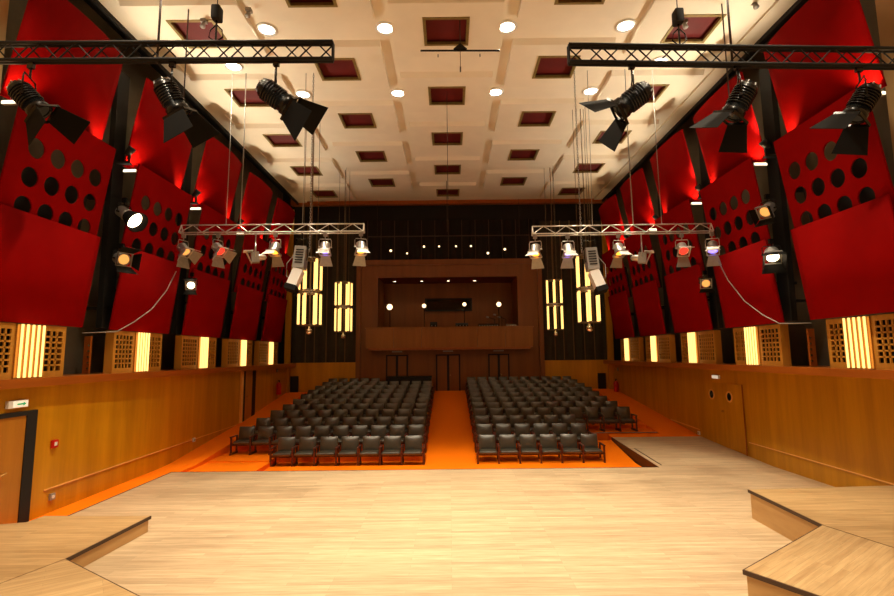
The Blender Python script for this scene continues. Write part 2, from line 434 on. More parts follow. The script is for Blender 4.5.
for side, word in ((-1, 'left'), (1, 'right')):
    for i, (y0, y1) in enumerate(BAYS):
        bay = f"{ORD[i]} bay from the stage, {word} wall"
        dx = 0.0 if side < 0 else -.12
        quad_panel('acoustic_panel', side, y0, y1, 7.83 + dx, 3.665, 7.58 + dx, 5.63, 0, f"plain red lower wall panel above the lattice, {bay}", 'plain red lower wall panels')
        hs = [(.5 + .5 * k + .012, (z - 5.42) * 1.01, .185) for z in (5.82, 6.36, 6.90) for k in range(4)]
        pp = quad_panel('perforated_panel', side, y0, y1, 7.72 + dx, 5.35, 7.38 + dx, 7.63, 0, f"red middle wall panel with round holes, {bay}", 'perforated red wall panels', hs)
        xb_ = 7.72 + dx; m = MB()
        m.slab([(side * .20, y0 + .38, .05), (side * .20, y1 - .22, .05), (side * .02, y1 - .22, 1.35), (side * .02, y0 + .38, 1.35)], (side, 0, 0), .06)
        for v_ in range(len(m.v)): m.v[v_] = (m.v[v_][0], m.v[v_][1] - (y0 + y1) / 2, m.v[v_][2])
        m.build('hole_shade', 'black', pp)  # added black sheet, makes the holes look shaded
        quad_panel('curved_panel', side, y0, y1, 7.76 + dx, 7.58, 7.33 + dx, 9.82, .12, f"curved red upper wall panel under the ceiling, {bay}", 'curved red upper wall panels')
        # strip lamp below the upper panel, near end, and the glow it makes
        t = thing('strip_light', (side * (7.68 + dx), y0 + .12, 7.50), f"small white strip light under the curved panel, {bay}", 'strip light', 'strip lights under the curved panels')
        m = MB(); m.box(-.16, .16, -.03, .03, -.03, .02); m.build('housing', 'white', t)
        m = MB(); m.box(-.14, .14, -.024, .024, .022, .035); m.box(-.15, .15, -.04, -.03, -.03, .02); m.build('lamp_strip', 'uplamp', t)
        for yy in (y0 + .12, y1 - .1):
            spot('panel_glow', (side * (7.52 + dx), yy, 7.55), (side * .22, 0, 1), 40, 110, (1, .62, .30), .04, .6)
        # plain black column filling part of the gap behind this bay
        if i < 4:
            g0 = y1; g1 = BAYS[i + 1][0]
            m = MB(); c0 = g1 + .15; q = side
            ya, yb = c0 - .20, c0 + .2
            m.hex([(q * (8.0 + dx), ya, 1.05), (q * (8.13 + dx), ya, 1.05), (q * (8.13 + dx), yb, 1.05), (q * (8.0 + dx), yb, 1.05),
                   (q * (8.0 + dx), ya, 7.4), (q * (8.13 + dx), ya, 7.4), (q * (8.13 + dx), yb, 7.4), (q * (8.0 + dx), yb, 7.4)])
            for zz in (1.5, 4.2, 7.0): m.hex([(q * 8.0, ya + .06, zz), (q * 8.76, ya + .06, zz), (q * 8.76, yb - .06, zz), (q * 8.0, yb - .06, zz), (q * 8.0, ya + .06, zz + .05), (q * 8.76, ya + .06, zz + .05), (q * 8.76, yb - .06, zz + .05), (q * 8.0, yb - .06, zz + .05)])
            o = m.build('gap_column', 'black'); o.location = (0, 0, 2.65)
            tag(o, f"tall black column in the gap after the {ORD[i]} panel bay, {word} wall", 'column', 'black columns between the red panels')
    # small black uplights on top of the columns
    for i, yy in enumerate([p_[0] - .03 for p_ in BAYS]):
        if i:
            t = thing('uplight', (side * 7.56, yy - .10, 7.9), f"small black uplight above the column after the {ORD[i - 1]} panel bay, {word} wall", 'uplight', 'uplights on the wall columns')
            dd = V((-side * .62, 0, .78)); m = MB(); m.lathe((0, 0, 0), dd, [(-.12, 0), (-.12, .07), (.1, .09), (.1, .08)], 14); m.build('housing', 'black', t)
            m = MB(); m.disc(dd.normalized() * .08, dd, .08, 14); m.build('lens', 'lens_white', t); m = MB(); m.box(-.02, .02, -.02, .02, -.3, -.06); m.box(min(0, side * .3), max(0, side * .44), -.02, .12, -.3, -.26); m.build('bracket', 'black', t)
            spot('uplight_beam', (side * 7.5, yy - .10, 8.05), (-side * .62, -.05, .78), UP * (1, 1, .85, .6, .45)[i], 105, (1, .88, .66), .06, .8)
    # lattice boxes and their lights
    for i, (y0, y1) in enumerate(BAYS):
        bay = f"{ORD[i]} bay from the stage, {word} wall"
        a, b = ((8.0, 10.1) if side > 0 else (8.3, 10.1), (11.55, 13.5), (14.5, 16.65), (17.5, 19.7), (20.4, 22.6))[i]
        ta, tb = ((8.92, 9.52), (12.32, 12.84), (15.45, 15.97), (18.48, 18.98), (21.36, 21.88))[i]
        if side > 0: a, b, ta, tb = a + .22, b + .22, ta + .3 * (1 if i == 0 else .9), tb + .3 * (1 if i == 0 else .9)
        xf = 7.86 if side < 0 else 7.9
        t = thing('lattice_box', (side * xf, a, 2.65), f"wooden lattice box on the ledge, {bay}", 'lattice cabinet', 'wooden lattice boxes on the ledges')
        m = MB(); d = .2; hh = 1.0; W_ = b - a; s = side
        m.box(min(s * .03, s * d), max(s * .03, s * d), 0, .03, 0, hh); m.box(min(s * .03, s * d), max(s * .03, s * d), W_ - .03, W_, 0, hh)
        m.box(min(s * .03, s * d), max(s * .03, s * d), .03, W_ - .03, 0, .03); m.box(min(s * .03, s * d), max(s * .03, s * d), .03, W_ - .03, hh - .03, hh)
        m.build('carcass', 'lattice', t)
        m = MB(); m.box(min(s * (d - .03), s * d), max(s * (d - .03), s * d), .03, W_ - .03, .03, hh - .03); m.build('back_board', 'black', t)
        for (p, q) in ((0, ta - a), (tb - a, W_)):
            g = MB(); fw = .085; x0, x1 = sorted((s * 0.0, s * .03)); zb_, zt_ = .12, .9
            g.box(x0, x1, p, p + fw, 0, hh); g.box(x0, x1, q - fw, q, 0, hh); g.box(x0, x1, p + fw, q - fw, 0, zb_); g.box(x0, x1, p + fw, q - fw, zt_, hh)
            ww = q - fw - p - fw; nh = max(2, round(ww / .125))
            for k in range(1, nh): yy = p + fw + ww * k / nh; g.box(x0, x1, yy - .017, yy + .017, zb_, zt_)
            for k in range(1, 7): zz = zb_ + (zt_ - zb_) * k / 7; g.box(x0, x1, p + fw, q - fw, zz - .017, zz + .017)
            g.build('lattice_grille', 'lattice', t)
        t = thing('tube_light', (side * (xf - .03), ta, 2.66), f"glowing cluster of five upright tubes before the lattice, {bay}", 'tube light', 'upright tube lights on the ledges')
        m = MB(); m.box(min(0, s * .03), max(0, s * .03), 0, tb - ta, 0, .98); m.build('back_plate', 'brass', t)
        for k in range(5):
            m = MB(); yy = (tb - ta) * (k + .5) / 5; m.tube((-s * .04, yy, .01), (-s * .04, yy, .98), .021, n=10); m.build('tube', 'tube', t)

# ------------------------------------------------------------------ seats
def make_seat(end):
    t = thing('theatre_seat', (0, 0, 0), '-', 'theatre seat')
    m = MB(); m.rbox((0, -.06, .335), (.265, .235, .042), .03, 6, puff=.014); m.build('seat', 'leather', t)
    an = radians(12); ax = (X3, V((0, cos(an), -sin(an))), V((0, sin(an), cos(an))))
    m = MB(); m.rbox((0, .175, .565), (.258, .04, .215), .022, 6, ax, puff=.05, pax=1); m.build('backrest', 'leather', t)
    m = MB(); m.box(-.28, .28, .06, .13, .24, .29); m.box(-.28, .28, -.2, -.16, .24, .295); m.build('crossbar', 'redwood', t)
    for sx in ((1, -1) if end == 2 else (end,)):
        x = sx * .315; m = MB()
        m.box(x - .024, x + .024, -.30, -.25, -.03, .50); m.box(x - .024, x + .024, .12, .17, -.03, .50)
        m.box(x - .024, x + .024, -.25, .12, .24, .29); m.rbox((x, -.08, .515), (.034, .255, .024), .018, 3)
        m.box(x - .03, x + .03, -.31, .2, -.03, .03)
        m.build('arm_frame', 'redwood', t)
    return t
protoN = {('left', 0): make_seat(-1), ('left', 1): make_seat(2), ('right', 0): make_seat(1), ('right', 1): make_seat(2)}
used = set()
for side, sg in (('left', -1), ('right', 1)):
    for n in range(11):
        cnt = (7 if n == 0 else 10) if sg < 0 else (6 if n < 3 else 10)
        for k in range(cnt):
            if sg < 0 and n == 10 and k < 5: continue
            first_here = (k == 0)
            key = (side, 1 if first_here else 0)
            f_ = ROWF[n] * (.965 if sg > 0 or n else 1.0); loc = (sg * (.80 + PX * f_ * (k + .5)), ROWY[n], ROWZ[n] + .032)
            where = 'on the aisle' if k == 0 else ('at the outer end' if k == cnt - 1 else f"{ORD[k]} from the aisle")
            lab = f"dark leather theatre seat, {side} block, {ORD[n]} row from stage, {where}"
            if key not in used:
                used.add(key); o = protoN[key]; o.location = loc; o.scale.x = f_; o['label'] = lab; o['group'] = 'theatre seats in two blocks'
            else: dup(protoN[key], loc, lab, 'theatre seats in two blocks').scale.x = f_
# dark partition behind the left block
t = thing('control_desk', (-1.98, 24.5, ROWZ[10]), 'black control desk box behind the left seats beside the aisle', 'desk')
m = MB(); m.box(-1.08, 1.08, -.26, .3, 0, .86); m.build('cabinet', 'black', t)
m = MB(); m.box(-1.1, 1.1, -.28, .34, .86, .9); m.build('top', 'blackmetal', t)

# ------------------------------------------------------------------ riser platforms on the stage
def platform(label, poly, z0, z1, deck):
    cx = sum(p[0] for p in poly) / len(poly); cy = sum(p[1] for p in poly) / len(poly)
    t = thing('stage_riser', (cx, cy, z0), label, 'stage riser', 'wooden stage risers')
    h = z1 - z0; q = [(x - cx, y - cy) for x, y in poly]; n = len(q)
    def prism(m, pts, a, b):
        m.add([(x, y, a) for x, y in pts] + [(x, y, b) for x, y in pts], [tuple(reversed(range(n))), tuple(range(n, 2 * n))] + [(i, (i + 1) % n, n + (i + 1) % n, n + i) for i in range(n)])
    def inset(d):
        out = []
        for i in range(n):
            p0, p1, p2 = V((*q[i - 1], 0)), V((*q[i], 0)), V((*q[(i + 1) % n], 0))
            e1, e2 = (p1 - p0).normalized(), (p2 - p1).normalized(); n1, n2 = V((-e1.y, e1.x, 0)), V((-e2.y, e2.x, 0))
            bis = (n1 + n2).normalized(); p = p1 + bis * (d / max(.3, bis.dot(n1))); out.append((p.x, p.y))
        return out
    m = MB(); prism(m, inset(.03), 0, h - .055); m.build('fascia', 'fascia', t)
    m = MB(); prism(m, q, h - .055, h - .004); m.build('edge_strip', 'nosing', t)['label'] = 'dark brown edge strip'
    m = MB(); prism(m, inset(.018), h - .004, h); m.build('deck', deck, t)
    return t
def rot_rect(a, ang, L, W):
    """corner a, first edge along ang for L, then W to its left (counter-clockwise)"""
    c, s = cos(ang), sin(ang); x, y = a
    return [(x, y), (x + L * c, y + L * s), (x + L * c - W * s, y + L * s + W * c), (x - W * s, y + W * c)]
platform('low wooden riser along the left wall, nearer the door', [(-6.56, 3.35), (-5.325, 7.15), (-5.25, 8.99), (-7.18, 9.05), (-7.21, 8.72), (-7.6, 8.62), (-7.6, 3.35)], 0, .26, 'deck_l')
platform('tall wooden riser along the right wall', [(5.37, 7.44), (6.45, 4.03), (8.3, 4.03), (8.3, 9.53), (5.43, 9.36)], 0, .5, 'deck_r')
A = (-5.32, 7.15); ang = radians(-32.7)
platform('skewed wooden riser at the bottom left corner', [A, (-6.555, 3.35), (-6.2, 2.9), (-3.2, 2.2), (A[0] + 4.4 * .8415, A[1] - 4.4 * .54)], 0, .268, 'deck_s')
B = (3.35, 6.0); d1 = V((.811, .585)); d2 = V((.54, -.8415))
pt = lambda u, v: (B[0] + d1.x * u + d2.x * v, B[1] + d1.y * u + d2.y * v)
platform('skewed wooden riser at the bottom right corner', [pt(0, 0), pt(0, 3.4), (6.43, 4.03), (5.355, 7.45)], 0, .508, 'deck_s')
platform('lower wooden step peeping out below the right skewed riser', [pt(-.12, .12), pt(-.12, 3.6), pt(-.03, 3.6), pt(-.03, .12)], 0, .22, 'deck_s')

# ------------------------------------------------------------------ back wall with control balcony
bw = MB(); y = YB
OX0, OX1, OZ0, OZ1 = -3.64, 3.51, 4.2, 6.98
bw.box(-4.68, OX0, y, y + .2, 0, 7.88); bw.box(OX1, 4.72, y, y + .2, 0, 7.88); bw.box(OX0, OX1, y, y + .2, OZ1, 7.88); bw.box(OX0, OX1, y, y + .2, 0, OZ0)
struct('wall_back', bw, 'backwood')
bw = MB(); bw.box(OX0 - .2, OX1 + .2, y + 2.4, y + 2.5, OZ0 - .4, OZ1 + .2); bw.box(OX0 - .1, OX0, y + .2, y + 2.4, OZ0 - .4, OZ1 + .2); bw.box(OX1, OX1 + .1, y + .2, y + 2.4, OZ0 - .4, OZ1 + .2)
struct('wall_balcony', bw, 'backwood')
bw = MB(); bw.box(OX0, OX1, y + .2, y + 2.4, OZ1 + .02, OZ1 + .12); struct('ceiling_balcony', bw, M['coffer_red'])
bw = MB(); bw.box(OX0 - .1, OX1 + .1, y - .5, y + 2.4, 3.65, 3.75); struct('floor_balcony', bw, 'ledge')
bw = MB(); bw.box(-8.3, -4.68, y, y + .15, 0, 2.68); bw.box(4.72, 8.3, y, y + .15, 0, 2.68); struct('wall_back_wainscot', bw, 'wallwood')
bw = MB(); bw.box(-9, 9.2, y + .3, y + .45, 2.6, 11.6) ; 
bw2 = MB(); bw2.box(-9, -4.6, y + .3, y + .4, 2.6, 11.6); bw2.box(4.6, 9.2, y + .3, y + .4, 2.6, 11.6); bw2.box(-4.6, 4.6, y + .3, y + .4, 7.85, 11.6); struct('wall_back_upper', bw2, 'black')
# pillars at the corners and beside the wooden front
for nm, xs in (('trim_11', (-8.30, -8.02)), ('trim_12', (7.95, 8.25)), ('trim_13', (-4.72, -4.5)), ('trim_14', (4.54, 4.76))):
    m = MB(); m.box(xs[0], xs[1], y - .14, y, 0, 10.6 if nm in ('trim_11', 'trim_12') else 7.9); struct(nm, m, 'wallwood' if nm in ('trim_11', 'trim_12') else 'backwood')
m = MB(); m.box(-4.5, 4.54, y - .06, y, 7.62, 7.9); struct('trim_15', m, 'backwood')
# parapet of the balcony
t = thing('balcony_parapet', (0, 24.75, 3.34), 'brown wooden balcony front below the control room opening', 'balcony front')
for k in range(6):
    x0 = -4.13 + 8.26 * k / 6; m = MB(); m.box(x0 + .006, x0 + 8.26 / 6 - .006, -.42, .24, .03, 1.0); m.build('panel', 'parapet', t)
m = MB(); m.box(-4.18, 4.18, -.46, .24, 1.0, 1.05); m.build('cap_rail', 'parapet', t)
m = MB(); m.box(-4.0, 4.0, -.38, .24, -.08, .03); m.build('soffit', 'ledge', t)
# three double doors
for i, (x0, x1) in enumerate(((-3.2, -2.1), (-.69, .53), (1.94, 3.0))):
    d = thing(f'door_{i+3}', (x0, y - .02, 1.05), '-', 'door'); del d['label'], d['category']; d['kind'] = 'structure'
    W_ = x1 - x0; m = MB(); m.box(0, .07, -.05, 0, 0, 1.98); m.box(W_ - .07, W_, -.05, 0, 0, 1.98); m.box(0, W_, -.05, 0, 1.92, 1.98); m.box(W_ / 2 - .06, W_ / 2 + .06, -.03, 0, 0, 1.92); m.build('frame', 'black', d)
    for a, b in ((.07, W_ / 2 - .06), (W_ / 2 + .06, W_ - .07)): m = MB(); m.box(a, b, -.02, 0, 0, 1.92); m.build('leaf', 'backwood', d)
    m = MB(); m.tube((W_ / 2 + .1, -.06, .95), (W_ / 2 + .1, -.02, .95), .03); m.build('handle', 'chrome', d)
    s_ = thing('door_sign', (x0 + W_ / 2, y - .03, 3.14), f"small dim plate above the {('left', 'middle', 'right')[i]} rear double door", 'sign', 'plates above the rear doors')
    m = MB(); m.box(-.3, .3, 0, .03, 0, .1); m.build('plate', 'backwood', s_); m = MB(); m.box(-.26, .26, -.01, 0, .02, .08); m.build('face', 'greymetal', s_)
# dark side doors beside the corners
for i, (x0, x1) in enumerate(((-8.0, -7.6), (7.42, 7.82))):
    m = MB(); m.box(x0, x1, y - .05, y, .9, 2.02); o = struct(f'door_{i+6}', m, 'black')
# control room window
t = thing('control_window', (-.03, y + 2.38, 5.42), 'wide dark control room window on the balcony rear wall', 'window')
m = MB(); 
for b in ((-1.32, 1.32, -.06, .02, 0, .07), (-1.32, 1.32, -.06, .02, .66, .73), (-1.32, -1.25, -.06, .02, .07, .66), (1.25, 1.32, -.06, .02, .07, .66)): m.box(*b)
m.build('frame', 'black', t); m = MB(); m.box(-1.25, 1.25, -.02, .0, .07, .66); m.build('pane', 'glass', t)
# little lights in the balcony ceiling
g = None
for i, x in enumerate((-2.93, -1.47, -.03, 1.4)):
    lab = f"tiny downlight in the balcony ceiling, {ORD[i]} from the left"
    if g is None:
        g = thing('recessed_light', (x, 26.4, OZ1 + .02), lab, 'downlight', 'balcony ceiling downlights')
        m = MB(); m.lathe((0, 0, 0), (0, 0, -1), [(0, .11), (.02, .11), (.02, .08)], 14); m.build('ring', 'chrome', g); m = MB(); m.disc((0, 0, -.012), (0, 0, -1), .085, 14); m.build('lamp_disc', 'lens_white', g)
    else: dup(g, (x, 26.4, OZ1 + .02), lab)
    spot('balcony_beam', (x, 26.4, OZ1 - .03), (0, 0, -1), 14, 100, (1, .7, .4), .05)
# spotlights on stands behind the parapet
g = None
for i, (x, z) in enumerate(((-3.02, 5.4), (-1.27, 5.44), (.78, 5.5), (2.53, 5.48))):
    lab = f"bright round spotlight on a stand behind the balcony front, {ORD[i]} from the left"
    t = thing('stand_spotlight', (x * 1.02, 25.4, 3.75), lab, 'spotlight', 'bright spotlights on the balcony')
    hz = z - 3.75 + .1; r = (.16, .11, .105, .13)[i]
    m = MB(); m.lathe((0, 0, hz), (0, -1, -.1), [(-.3, .05), (-.28, r * .8), (-.02, r), (.03, r)], 16); m.build('housing', 'blackmetal', t)
    m = MB(); m.disc((0, -.02, hz), (0, -1, -.1), r * .95, 16); m.build('lens', 'lens_small', t)['label'] = 'glowing lens'
    m = MB(); m.tube((0, .12, 0), (0, .12, hz - r * .5), .02); m.box(-.2, .2, .02, .22, 0, .03); m.build('stand', 'blackmetal', t)
# desk gear on the balcony
def gear(name, x, w_, d, h, label, cat, mats):
    t = thing(name, (x, 24.58, 4.39), label, cat)
    m = MB(); m.hex([(-w_ / 2, -d, 0), (w_ / 2, -d, 0), (w_ / 2, d, 0), (-w_ / 2, d, 0), (-w_ / 2, -d, h * .5), (w_ / 2, -d, h * .5), (w_ / 2, d, h), (-w_ / 2, d, h)]); m.build('body', mats[0], t)
    m = MB()
    for k in range(max(2, int(w_ * 8))):
        xx = -w_ / 2 + w_ * (k + .5) / max(2, int(w_ * 8)); m.box(xx - .015, xx + .015, -d - .012, -d, h * .12, h * .4)
    m.build('controls', mats[1], t)
gear('monitor', -.78, .36, .06, .26, 'small black monitor standing on the balcony rail, left of centre', 'monitor', ('black', 'greymetal'))
gear('equipment_case', .62, .62, .1, .2, 'low black equipment case on the balcony rail, centre', 'equipment case', ('black', 'greymetal'))
gear('mixing_console', 1.95, 1.0, .14, .16, 'long mixing console on the balcony rail, right half', 'mixing console', ('blackmetal', 'white'))
gear('script_lamp_box', 3.1, .5, .1, .12, 'small pale box on the balcony rail, right end', 'box', ('greymetal', 'white'))
for i, (x, hh) in enumerate(((2.35, .45), (2.75, .6), (3.0, .5))):
    t = thing('microphone_stand', (x, 25.4 + .3 * i, 3.75), f"black microphone stand behind the mixing console, {ORD[i]} from the left", 'microphone stand', 'stands behind the mixing console')
    m = MB(); m.tube((0, 0, 0), (0, 0, .6 + hh), .015); m.tube((0, 0, .6 + hh), (-.3, -.05, .7 + hh), .012); m.build('pole', 'blackmetal', t)
    m = MB(); m.lathe((-.3, -.05, .7 + hh), (-1, 0, .2), [(0, .02), (.02, .045), (.12, .045), (.16, .0)], 10); m.build('head', 'greymetal', t)
# curtains with gilt seams
def curtain(label, x0, x1, z0, z1, mat, yy, seams, smat):
    t = thing('curtain', ((x0 + x1) / 2, yy, z0), label, 'curtain', 'dark curtains on the back wall'); W_ = x1 - x0; m = MB(); n = int(W_ * 14); vs = []
    for i in range(n + 1):
        x = -W_ / 2 + W_ * i / n; d = .035 * sin(x * 14) + .015 * sin(x * 31)
        vs += [(x, d, 0), (x, d, z1 - z0)]
    m.add(vs, [(2 * i, 2 * i + 2, 2 * i + 3, 2 * i + 1) for i in range(n)], True)
    m.add([(p[0], p[1] + .02, p[2]) for p in vs], [(2 * i, 2 * i + 1, 2 * i + 3, 2 * i + 2) for i in range(n)], True)
    m.build('cloth', mat, t)
    for xs in seams:
        m = MB(); m.box(xs - (x0 + x1) / 2 - .02, xs - (x0 + x1) / 2 + .02, -.09, -.06, 0, z1 - z0); m.build('seam_strip', smat, t)
curtain('dark olive curtain with gilt strips, left of the balcony', -8.02, -4.72, 2.7, 9.9, 'curtain', y + .1, [-7.3, -6.85, -6.25, -5.75, -5.3], 'seam')
curtain('dark olive curtain with gilt strips, right of the balcony', 4.76, 7.95, 2.7, 9.9, 'curtain', y + .1, [5.35, 5.8, 6.3, 6.85, 7.35], 'seam')
M['dkstrip'] = plain('dim strip', (.05, .022, .010), .6)
curtain('black curtain with thin strips above the balcony', -4.7, 4.74, 7.92, 10.0, 'curtain_dk', y + .12, [-4.2 + .7 * k for k in range(13)], 'dkstrip')
# row of lit spots on pipes before the black curtain
t = thing('lighting_pipe', (0, 24.36, 8.98), 'thin pipe carrying the row of rear spotlights', 'pipe'); m = MB(); m.tube((-4.1, 0, 0), (4.1, 0, 0), .025); m.build('pipe', 'dkcable', t)
m = MB()
for x in (-3.6, 0, 3.6): m.tube((x, 0, 0), (x, 0, 1.9), .008, n=6)
m.build('hanger', 'dkcable', t)
for i, (x, z) in enumerate(((-2.9, 8.24), (-2.08, 8.09), (-1.23, 8.43), (-.47, 8.43), (.38, 8.43), (1.13, 8.43), (1.98, 8.06), (2.83, 8.25))):
    t = thing('rear_spotlight', (x, 24.3, 8.9), f"small lit spotlight in the row above the balcony, {ORD[i]} from the left", 'spotlight', 'small lit spotlights above the balcony')
    r = (.075, .055, .065, .055, .055, .06, .075, .075)[i]
    m = MB(); m.lathe((0, 0, z - 8.9), (0, -1, -.3), [(-.3, .03), (-.28, r), (.0, r * 1.1), (.04, r * 1.1)], 14); m.build('housing', 'blackmetal', t)
    m = MB(); m.disc((0, -.012, z - 8.9 - .003), (0, -1, -.3), r * .8, 14); m.build('lens', 'lens_small', t)['label'] = 'glowing lens'
    m = MB(); m.tube((0, .1, z - 8.9 + .03), (0, .02, .0), .012, n=6); m.build('hanger', 'blackmetal', t)

# ------------------------------------------------------------------ things on the side walls
def door_root(name, loc): 
    d = bpy.data.objects.new(name, None); COL.objects.link(d); d.location = loc; d['kind'] = 'structure'; return d
x = XL(9.0)
d = door_root('door_1', (x, 8.18, 0))
m = MB(); m.box(-.02, .05, 1.13, 1.36, 0, 2.05); m.box(-.02, .05, .24, .46, 0, 2.05); m.box(-.02, .05, .46, 1.13, 1.97, 2.05); m.build('frame', 'black', d)
m = MB(); m.box(-.01, .03, .46, 1.13, 0, 1.97); m.build('leaf', 'doorwood', d)
m = MB(); m.tube((.03, .53, .96), (.09, .53, .96), .02); m.tube((.09, .52, .96), (.09, .74, 1.01), .018); m.build('handle', 'brass', d)['label'] = 'brass lever handle'
d = door_root('door_2', (XL(20) , 19.35, .5))
m = MB(); m.box(-.02, .05, 0, .22, 0, 1.95); m.box(-.02, .05, .92, 1.25, 0, 1.95); m.build('frame', 'black', d)
m = MB(); m.box(-.02, .04, .22, .92, 0, 1.95); m.build('leaf', 'doorwood', d)
m = MB(); m.box(.0, .07, -.2, 0, 0, 1.95); m.build('jamb_trim', 'trimwood', d)
m = MB(); m.tube((.04, .4, .95), (.1, .4, .95), .03); m.build('handle', 'chrome', d)
xr = XR(15.5); d = door_root('door_8', (xr, 14.42, .06))
for a, b, nm in ((.0, 1.0, 'a'), (1.01, 2.0, 'b')):
    m = MB(); m.box(-.012, .02, a, b, .05, 1.98)
    lf = m.build('leaf', 'wallwood', d)
    yy = .66 if nm == 'a' else 1.66
    m = MB(); m.lathe((-.012, yy, 1.6), (-1, 0, 0), [(0, .17), (.02, .17), (.02, .125), (.004, .12)], 24); m.build('porthole_ring', 'trimwood', lf)
    m = MB(); m.disc((-.018, yy, 1.6), (-1, 0, 0), .125, 24); m.build('porthole_glass', 'glass', lf)
m = MB(); m.tube((-.012, 1.04, 1.13), (-.08, 1.04, 1.13), .03); m.build('knob', 'brass', d)
m = MB(); m.box(-.02, .0, -.03, 0, 0, 2.0); m.build('seam', 'ledge', d)

t = thing('exit_sign', (XL(9.1) + .01, 9.08, 2.13), 'white emergency exit sign with green symbol above the left door', 'exit sign')
m = MB(); m.box(0, .06, -.21, .2, 0, .13); m.build('housing', 'white', t)
m = MB(); m.box(.06, .066, -.12, .19, .01, .12); m.build('face', 'signwhite', t)
m = MB(); m.box(.066, .07, -.04, .09, .05, .078)
m.add([(.07, .09, .03), (.07, .15, .064), (.07, .09, .1), (.066, .09, .03), (.066, .15, .064), (.066, .09, .1)], [(0, 1, 2), (3, 5, 4), (0, 3, 4, 1), (1, 4, 5, 2), (2, 5, 3, 0)])
m.build('symbol', 'green', t)
t = thing('exit_sign', (XR(15.7) - .01, 15.7, 2.17), 'small white sign box above the right portholed doors', 'sign')
m = MB(); m.box(-.06, 0, -.19, .19, 0, .11); m.build('housing', 'white', t); m = MB(); m.box(-.066, -.06, -.18, .18, .008, .102); m.build('face', 'signwhite', t)
t = thing('fire_alarm', (XL(10.05) + .005, 10.05, 1.25), 'small red fire alarm button on the left wall beside the door', 'fire alarm')
m = MB(); m.box(0, .05, -.07, .07, 0, .15); m.build('case', 'red', t); m = MB(); m.box(.05, .055, -.035, .035, .04, .11); m.build('button', 'white', t)
for (xx, yy, zz, s, lab) in ((XL(10.1), 10.1, .24, 1, 'small metal wall socket low on the left wall near the riser'), (XL(15.7), 15.7, .40, 1, 'small white wall socket low on the left wall beyond the stage'), (XR(17.0), 17.0, .24, -1, 'small white wall socket low on the right wall past the portholed doors')):
    t = thing('wall_socket', (xx + s * .005, yy, zz), lab, 'socket')
    m = MB(); m.box(min(0, s * .04), max(0, s * .04), -.06, .06, 0, .12); m.build('plate', 'greymetal' if zz < .25 and s > 0 else 'white', t)
    m = MB(); m.tube((s * .04, 0, .06), (s * .05, 0, .06), .035); m.build('outlet', 'white' if zz < .25 and s > 0 else 'greymetal', t)
for s, xx, yy, zz in ((1, XL(23.3), 23.3, 1.25), (-1, XR(24.3), 24.3, 1.1)):
    t = thing('fire_extinguisher', (xx + s * .14, yy, zz), f"red fire extinguisher hung on the {'left' if s > 0 else 'right'} wall near the rear corner", 'fire extinguisher')
    m = MB(); m.lathe((0, 0, 0), Z3, [(0, 0), (0, .1), (.03, .115), (.46, .115), (.53, .07), (.56, .03)], 16); m.build('cylinder', 'red', t)
    m = MB(); m.tube((0, 0, .56), (0, 0, .63), .025); m.box(-.02, .02, -.1, .1, .63, .66); m.path([(0, .04, .62), (0, .13, .55), (0, .15, .35), (0, .13, .15)], .015); m.build('valve_hose', 'black', t)
    w_ = thing('wall_sensor', (xx + s * .005, yy, zz + 1.12), f"small pale device on the {'left' if s > 0 else 'right'} wall above the fire extinguisher", 'sensor')
    m = MB(); m.box(min(0, s * .05), max(0, s * .05), -.05, .05, -.08, .08); m.build('case', 'greymetal', w_); m = MB(); m.box(min(s * .05, s * .06), max(s * .05, s * .06), -.03, .03, -.05, .02); m.build('cover', 'white', w_)
for s in (-1, 1):
    t = thing('socket_panel', (s * 8.28, 11.28, 2.66), f"dark red connection panel with sockets on the {'left' if s < 0 else 'right'} ledge beside the second lattice", 'connection panel')
    m = MB(); m.box(-.07, .07, 0, .06, 0, .85); m.build('plate', 'ledge', t)
    m = MB()
    for k in range(5): m.tube((s * -.05, 0, .12 + .13 * k), (s * -.05, -.015, .12 + .13 * k), .028)
    m.build('outlet', 'chrome', t)

